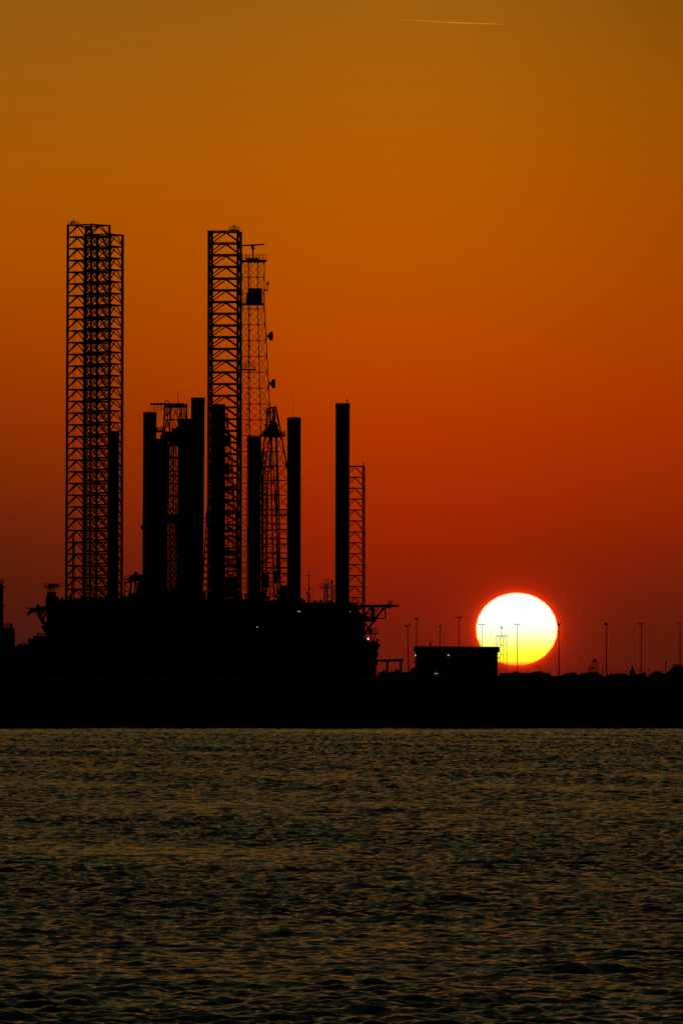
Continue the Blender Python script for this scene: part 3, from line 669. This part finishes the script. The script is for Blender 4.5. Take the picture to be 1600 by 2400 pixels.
# ---- rig at the left edge
R = thing('offshore_platform', 'platform cut off by the left edge, round column above a railed block', 'platform', P(-40, 1575, 2900), BG)
D = 2900; k = S(D)
m = MB(); m.pbox(-160, 1471.5, 24.5, 1668, D, 40); m.pbox(20, 1509, 30, 1668, D + 1, 20); m.build('hull', RUST, R)
m = MB(); m.tube(P(-8, 1480, D + 8), P(-8, 1367.5, D + 8), 15.8*k, n=28); m.build('column', STEEL, R)
m = MB(); m.railbox(-22, 7.5, 1368, D + 6, 4, 11.5*k, 5, r=.09, rows=2); m.build('top_railing', DARK, R)
m = MB(); m.railbox(-100, 24, 1471.5, D, 20, 10*k, 18, r=.08, rows=3); m.build('deck_railing', DARK, R)
m = MB()
for y in (1374.5, 1419): q = MB(); q.prism([(6, y), (14, y - .5), (10, y + 2.5), (6, y + 3)], D + 6, 1); q.build('bracket', DARK, R)


# ---- low workboat between platform and tall rig
R = thing('workboat', 'low dark workboat with small deck gear, just right of the platform at the left edge', 'boat', P(50, 1575, 2700), None)
D = 2700
m = MB(); m.prism([(20, 1668), (22, 1513), (37, 1515.5), (41, 1511), (44, 1509.3), (47, 1511.5), (66, 1512), (80, 1512), (104, 1514), (104, 1668)], D, 14); m.build('hull', RUST, R)
m = MB(); m.pbox(24, 1506, 28, 1514, D + 2, 3); m.pbox(50, 1507, 54, 1509.6, D + 2, 2); m.tube(P(52, 1512, D+2), P(52, 1508, D+2), .2); m.tube(P(57, 1512, D+2), P(57.5, 1506.5, D+2), .2); m.tube(P(61, 1512, D+2), P(61, 1509, D+2), .2); m.rail(P(47, 1512, D+3), P(66, 1512, D+3), .6, 6, r=.05)
m.build('deck_gear', DARK, R)

# ================================================================== shore things
# lit lamps on hulls
def lamp(x, y, D, w, h, m_, label):
    mb = MB(); k = S(D); mb.lathe(P(x, y, D), [(.05, -w*k), (h*k, -w*k*.5), (h*k*1.1, 0), (h*k, w*k*.5), (.05, w*k)], n=12, axis='x')
    solo(mb, 'deck_lamp', m_, label, 'lamp', P(x, y, D), 'small lamps glowing in the dark')
lamp(700.5, 1433.4, 2770, 4.4, .9, LAMPDIM, 'dim elongated lamp on the dark deckhouse below the round leg with the whip antenna')
lamp(603, 1470, 2768, 1.0, .8, LAMPON, 'tiny white lamp in the middle of the black hulls')

# building
R = thing('shed_building', 'long flat-roofed building with overhanging roof, dark in front of the sun', 'building', P(1070, 1582, 1550))
D = 1545; k = S(D)
m = MB(); m.pbox(974, 1524, 1166, 1588, D, 14); m.build('wall', WALL, R)
m = MB(); m.prism([(971, 1514.5), (1170.5, 1516), (1170.5, 1529), (971, 1527)], D - 1.0, 16); m.build('roof', WALL, R)
m = MB(); m.pbox(1007, 1502, 1010, 1516, D + 4, .3); m.build('chimney', DARK, R)
for x, y, dx_ in ((973, 1536.5, 1), (1050.5, 1536, 0), (1168, 1536, -1)):
    fx = MB(); fx.tube(P(x - .8, y - 1.4, D - .6), P(x + 1, y + 1.2, D - .6), .75*k, n=10)
    o = fx.build('wall_lamp', LAMPON, R)
    fb = MB(); fb.box(P(x - 1.5, y - 2.6, D - .5), P(x + 2.5, y - 1.6, D)); fb.build('bracket', DARK, R, o)
m = MB(); m.pbox(1167, 1540, 1170, 1543, D + 1, .3); m.pbox(969.5, 1551, 974, 1554, D + 1, .3); m.build('gutter_bracket', DARK, R)
m = MB(); m.pbox(1017.5, 1578.4, 1025.5, 1579.6, D - .3, .2); m.build('doorway_lamp', LAMPDIM, R)
for a_ in ((990, 1545, 1006, 1588), (1090, 1552, 1130, 1588)): m = MB(); m.pbox(*a_, D - .15, .2); m.build('door', DARK, R)
for x in (1030, 1060, 1145):
    m = MB(); m.pbox(x, 1545, x + 12, 1558, D - .1, .15); m.build('window', DARK, R)

# portal frame
R = thing('loading_gantry', 'low flat gantry on two thick posts between the hulls and the building', 'gantry', P(914, 1585, 1700))
D = 1700; k = S(D)
m = MB(); m.prism([(878, 1545.5), (900, 1546), (946, 1544), (944, 1552), (940, 1551), (896, 1551.5), (878, 1549.5)], D, 5); m.build('beam', CONC, R)
for x in (904.5, 936.5): m = MB(); m.pbox(x, 1550, x + 5.4, 1592, D + .5, 1.2); m.build('post', CONC, R)

# lamp posts
posts = [(955, 958, 1466.5, 'V', 1, 'floodlight mast with two heads, nearest the helideck'),
         (976.5, 975, 1450.5, 'W', .8, 'taller floodlight mast with one wide head, above the left end of the building roof'),
         (1031.5, 1031, 1466.5, 'O', .7, 'short floodlight mast with one compact head, third from the left'),
         (1075, 1076, 1446.8, 'V', 1.1, 'tallest floodlight mast, two heads, above the middle of the building'),
         (1129, 1129, 1464, 'Y', 1, 'floodlight mast in front of the left part of the sun, rising over the roof'),
         (1211.5, 1212.5, 1463.5, 'Y', .85, 'floodlight mast in front of the middle of the sun'),
         (1309, 1309.5, 1463, 'O', .9, 'floodlight mast at the right rim of the sun'),
         (1420, 1420.5, 1462, 'O', 1, 'round-headed floodlight mast right of the sun beside the small frame tower'),
         (1502, 1501.5, 1462, 'V', .9, 'floodlight mast with V-shaped heads, second from the right edge'),
         (1592.5, 1593, 1460, 'y', .9, 'floodlight mast at the right edge of the photo')]
for xt, xb, yt, kind, s, lab in posts:
    D = 1900; k = S(D)
    R = thing('floodlight_mast', lab, 'light mast', P(xb, 1600, D), 'floodlight masts along the harbour')
    m = MB(); w_ = .6 if kind == 'Y' else 1.0; m.tube(P(xb, 1600, D), P(xt, yt, D), 1.55*k*w_, .85*k*w_, n=10); m.build('pole', STEEL, R)
    def head(pts_, name='floodlight'):
        mm_ = MB(); mm_.prism(pts_, D - .3, .7); mm_.build(name, DARK, R)
    if kind == 'V':
        for sg in (-1, 1): head([(xt + sg*.3, yt + 1), (xt + sg*5.6*s, yt - 3.6), (xt + sg*6.4*s, yt - .2), (xt + sg*3*s, yt + 2.2), (xt + sg*.3, yt + 3)][::sg])
    elif kind == 'Y':
        m = MB(); m.tube(P(xt - 6*s, yt - .3, D), P(xt + 6*s, yt - .3, D), .35*k, n=5); m.build('crossarm', STEEL, R)
        for sg in (-1, 1): head([(xt + sg*2*s, yt + .2), (xt + sg*3*s, yt - .8), (xt + sg*6.5*s, yt - 2.0), (xt + sg*7*s, yt), (xt + sg*4.5*s, yt + 1.2)][::sg])
    elif kind == 'y':
        for sg in (-1, 1): head([(xt + sg*.2, yt + 1.5), (xt + sg*4*s, yt - 2.2), (xt + sg*4.4*s, yt - 1), (xt + sg*1.5*s, yt + 1.6), (xt + sg*.2, yt + 3)][::sg])
    elif kind == 'W':
        head([(xt - 5, yt - 2.6), (xt + 3.6, yt - 1.6), (xt + 4.6, yt + .8), (xt - .5, yt + 2.4), (xt - 3.2, yt + 1)])
    else:
        q = [(xt + 4.0*s*math.cos(a*.5236), yt + 1 + 3.6*s*math.sin(a*.5236)) for a in range(12)]; head(q)

# small lattice tower in front of the sun
R = thing('beacon_tower', 'thin four-legged lattice tower with a small beacon, seen against the sun right of the building', 'tower', P(1175, 1590, 1800))
D = 1800; k = S(D)
lattice(R, D, [(1490, 1175.2, 9, 14.5), (1600, 1175.6, 11.5, 17)], 22, .36*k, .25*k, .2*k, 'X', (DARK, STEEL), 'frame')
m = MB(); m.tube(P(1174.8, 1492, D), P(1174.8, 1468, D), .45*k, n=6); m.lathe(P(1174.8, 1472, D), [(1.5*k, -1.4*k), (3*k, -.4*k), (3*k, .5*k), (1.2*k, 1.6*k)], n=10); m.tube(P(1170, 1468.2, D), P(1180, 1468.2, D), .35*k, n=5); m.pbox(1163.5, 1490.5, 1187.5, 1491.5, D - 1, 2); m.build('beacon', DARK, R)

# frame tower with radar
R = thing('frame_tower', 'short frame tower topped by a small radar bar, on a mound right of the sun', 'tower', P(1390, 1590, 1750))
D = 1750; k = S(D)
m = MB()
for x0, x1, y0 in ((1386.5, 1384, 1551), (1389, 1388, 1552), (1395.5, 1396, 1551), (1400, 1401, 1551), (1381.5, 1378, 1559), (1379.5, 1376.5, 1568)): m.tube(P(x0, y0, D), P(x1, 1588, D), .95*k, n=6)
m.pbox(1385, 1550.5, 1401, 1552, D - .5, 1); m.tube(P(1388, 1568, D), P(1396, 1561, D), .8*k); m.tube(P(1386, 1562, D), P(1394, 1568, D), .8*k); m.pbox(1380, 1566, 1397, 1567.4, D - .5, 1)
m.build('frame', STEEL, R)
m = MB(); m.prism([(1389, 1552), (1390, 1548), (1392, 1545.6), (1395, 1546.5), (1397, 1551.5)], D - .4, .8); m.pbox(1387, 1545, 1400, 1546.3, D - .1, .3); m.build('radar_head', DARK, R)

# light poles, masts
m = MB(); D = 1760; k = S(D); m.tube(P(1263.5, 1590, D), P(1263.5, 1561, D), .8*k); m.tube(P(1263.8, 1561.3, D), P(1252, 1560.8, D), .7*k); m.pbox(1252, 1560.6, 1255.5, 1562, D - .1, .3)
solo(m, 'street_lamp', STEEL, 'short lamp post with a single arm pointing left, under the right side of the sun', 'lamp post', P(1263.5, 1590, D))
m = MB(); m.tube(P(1411.5, 1592, D), P(1411.5, 1561, D), .9*k); m.tube(P(1411.5, 1561, D), P(1414, 1560.6, D), .5*k)
solo(m, 'street_lamp', STEEL, 'short lamp post with a tiny arm pointing right, beside the frame tower', 'lamp post', P(1411.5, 1592, D))
m = MB(); m.tube(P(1559.3, 1592, D), P(1559.3, 1549, D), 1.0*k, .9*k); m.lathe(P(1559.3, 1554, D), [(1.0*k, -3*k), (1.9*k, -2*k), (1.9*k, 1.5*k), (1*k, 3*k)], n=8); m.tube(P(1557, 1546, D), P(1559, 1550, D), .3*k); m.tube(P(1555, 1566, D), P(1563, 1566, D), .4*k)
solo(m, 'antenna_mast', STEEL, 'thin antenna mast with a thickened top, near the right edge among the mounds', 'mast', P(1559.3, 1592, D))
m = MB(); m.prism([(1475, 1592), (1476, 1573), (1478, 1570), (1481, 1568), (1481.3, 1561), (1482.2, 1559), (1483, 1561), (1483.6, 1568), (1487, 1571), (1488, 1576), (1489, 1592)], D + 4, 3)
solo(m, 'channel_marker', DARK, 'squat marker with a pointed top, standing between the flat-topped shelter and the mast', 'marker', P(1482, 1592, D))

# mounds and low roofs on the bank
def mound(pts_, D, dep, label, name='rubble_mound', cat='mound', group='rubble mounds on the bank', m_=ROCK):
    """a heap: outline profile that falls away front and back"""
    rj = random.Random(int(pts_[0][0]) + 5); q_ = []
    for (x0, y0), (x1, y1) in zip(pts_, pts_[1:]):
        q_.append((x0, y0)); k_ = int((x1 - x0) / 2.2)
        for i in range(1, k_): t_ = i / k_; q_.append((x0 + (x1-x0)*t_, y0 + (y1-y0)*t_ + rj.uniform(-.9, .6)))
    pts_ = q_ + [pts_[-1]]
    mb = MB(); n = len(pts_); lay = [(-dep/2, 0), (-dep/4, .65), (0, 1), (dep/4, .7), (dep/2, 0)]
    rnd = random.Random(int(pts_[0][0]))
    for o_, f in lay:
        for x, y in pts_:
            p = P(x, 1592 + (y - 1592) * f, D); mb.v.append((p.x, p.y + o_, p.z + rnd.uniform(-.03, .03)))
    for j in range(4):
        for i in range(n - 1): mb.f.append((j*n + i, j*n + i + 1, (j+1)*n + i + 1, (j+1)*n + i))
    solo(mb, name, m_, label, cat, P(pts_[0][0], 1592, D), group)
mound([(1166, 1592), (1170, 1578), (1192, 1577.5), (1200, 1577), (1205, 1574.5), (1213, 1574), (1216, 1577), (1245, 1577), (1252, 1575), (1259, 1573.5), (1268, 1574), (1275, 1577.5), (1281, 1576.5), (1288, 1579.5), (1295, 1584.5), (1300, 1592)], 1650, 10, 'long low mound below the sun, right of the building')
mound([(1308, 1592), (1318, 1581), (1326, 1578.5), (1334, 1577), (1350, 1576.3), (1351, 1579.5), (1356, 1582), (1362, 1579), (1372, 1576.5), (1376, 1579), (1378, 1592)], 1655, 10, 'mound with a flat slab on it, between the sun and the frame tower')
mound([(1374, 1592), (1377, 1577), (1382, 1575.5), (1400, 1576), (1406, 1580), (1412, 1586), (1417, 1588), (1420, 1592)], 1700, 10, 'mound under the frame tower')
mound([(1484, 1592), (1486, 1583), (1492, 1580), (1497, 1579), (1501, 1581), (1505, 1577), (1510, 1575), (1513, 1579), (1514, 1592)], 1655, 8, 'small jagged mound at the foot of the second mast from the right')
mound([(1518, 1592), (1521, 1581), (1530, 1576), (1536, 1573.5), (1544, 1574), (1552, 1577), (1558, 1579), (1566, 1575), (1572, 1570), (1576, 1568), (1580, 1592)], 1660, 10, 'rounded mound left of the tent-like roof at the right edge')
mound([(884, 1592), (886, 1576.5), (894, 1575), (899, 1569), (902, 1573), (906, 1576), (924, 1575), (928, 1568), (933, 1569), (938, 1575.5), (960, 1575.5), (963, 1567), (968, 1565), (974, 1564), (976, 1592)], 1640, 10, 'low uneven mound between the hulls and the building')
m = MB(); D = 1630
m.prism([(1420, 1592), (1421, 1583), (1430, 1580), (1440, 1579), (1446, 1578.5), (1468, 1578.8), (1471, 1580.5), (1472, 1583), (1478, 1584), (1478, 1592)], D, 4)
solo(m, 'boat_shelter', CONC, 'low flat-topped shelter with sloped left end, right of the frame tower', 'shelter', P(1448, 1592, D))
R = thing('tent_roof_building', 'building with a stepped sloping roof and thin canopy, cut off by the right edge', 'building', P(1600, 1592, 1670))
D = 1670
m = MB(); m.prism([(1562, 1592), (1566, 1577), (1574, 1569), (1580, 1563), (1583, 1560.5), (1592, 1561), (1600, 1563), (1680, 1563), (1680, 1592)], D, 10); m.build('wall', WALL, R)
m = MB(); m.prism([(1579, 1557.5), (1660, 1557), (1660, 1559.3), (1579, 1559.5)], D - 1, 12); m.build('canopy', CONC, R)
for x in (1584, 1600): m = MB(); m.tube(P(x, 1563, D), P(x, 1559.4, D), .06); m.build('post', STEEL, R)

# security fence with Y-shaped tops
R = thing('security_fence', 'security fence with Y-shaped post tops and thin wires along the bank, behind the building', 'fence', P(1240, 1600, 1720))
D = 1720; k = S(D)
xs = [884 + 17.6*i for i in range(42)]
for x in xs:
    m = MB(); j = (x * 7.3) % 1.0 - .5
    m.tube(P(x, 1600, D), P(x, 1575.5 + j, D), .55*k, n=5)
    for sg in (-1, 1): m.tube(P(x, 1575.8 + j, D), P(x + sg*4.6, 1571.2 + j, D), .48*k, n=4)
    m.build('post', STEEL, R)
m = MB()
for y, r in ((1567.5, .2), (1571.5, .14), (1577, .12), (1582, .12)): m.tube(P(884, y, D), P(1610, y, D), r*k, n=4)
m.build('wires', DARK, R)

# birds
for i, (x, y, lab) in enumerate([(751, 1134.5, 'bird speck highest right of centre between the two right round legs'), (729, 1143, 'bird speck lowest left of the small flock'), (766.5, 1146.8, 'bird speck at the right of the small flock'),
                                 (761, 1149, 'bird speck just below and left of the rightmost one'), (710.5, 1124, 'bird speck close beside the round leg with the whip antenna'), (729, 1102, 'bird speck above the rest of the flock'), (748, 1258, 'bird speck far below the flock')]):
    D = 2400; k = S(D); m = MB(); c = P(x, y, D)
    m.lathe(c, [(.01, -.22), (.06, -.12), (.08, 0), (.05, .12), (.01, .24)], n=8, axis='x')
    for sg in (-1, 1):
        m.add([c + Vector((-.08, 0, .03)), c + Vector((.1, 0, .03)), c + Vector((.06, sg*.3, .16)), c + Vector((-.1, sg*.55, .05)), c + Vector((0, sg*.02, .0)), c + Vector((0, sg*.3, .12))],
              [(0, 1, 2, 3), (1, 4, 5, 2), (0, 3, 5, 4), (3, 2, 5)])
    solo(m, 'bird', BIRD, lab, 'bird', c, 'birds in the sky between the round legs')
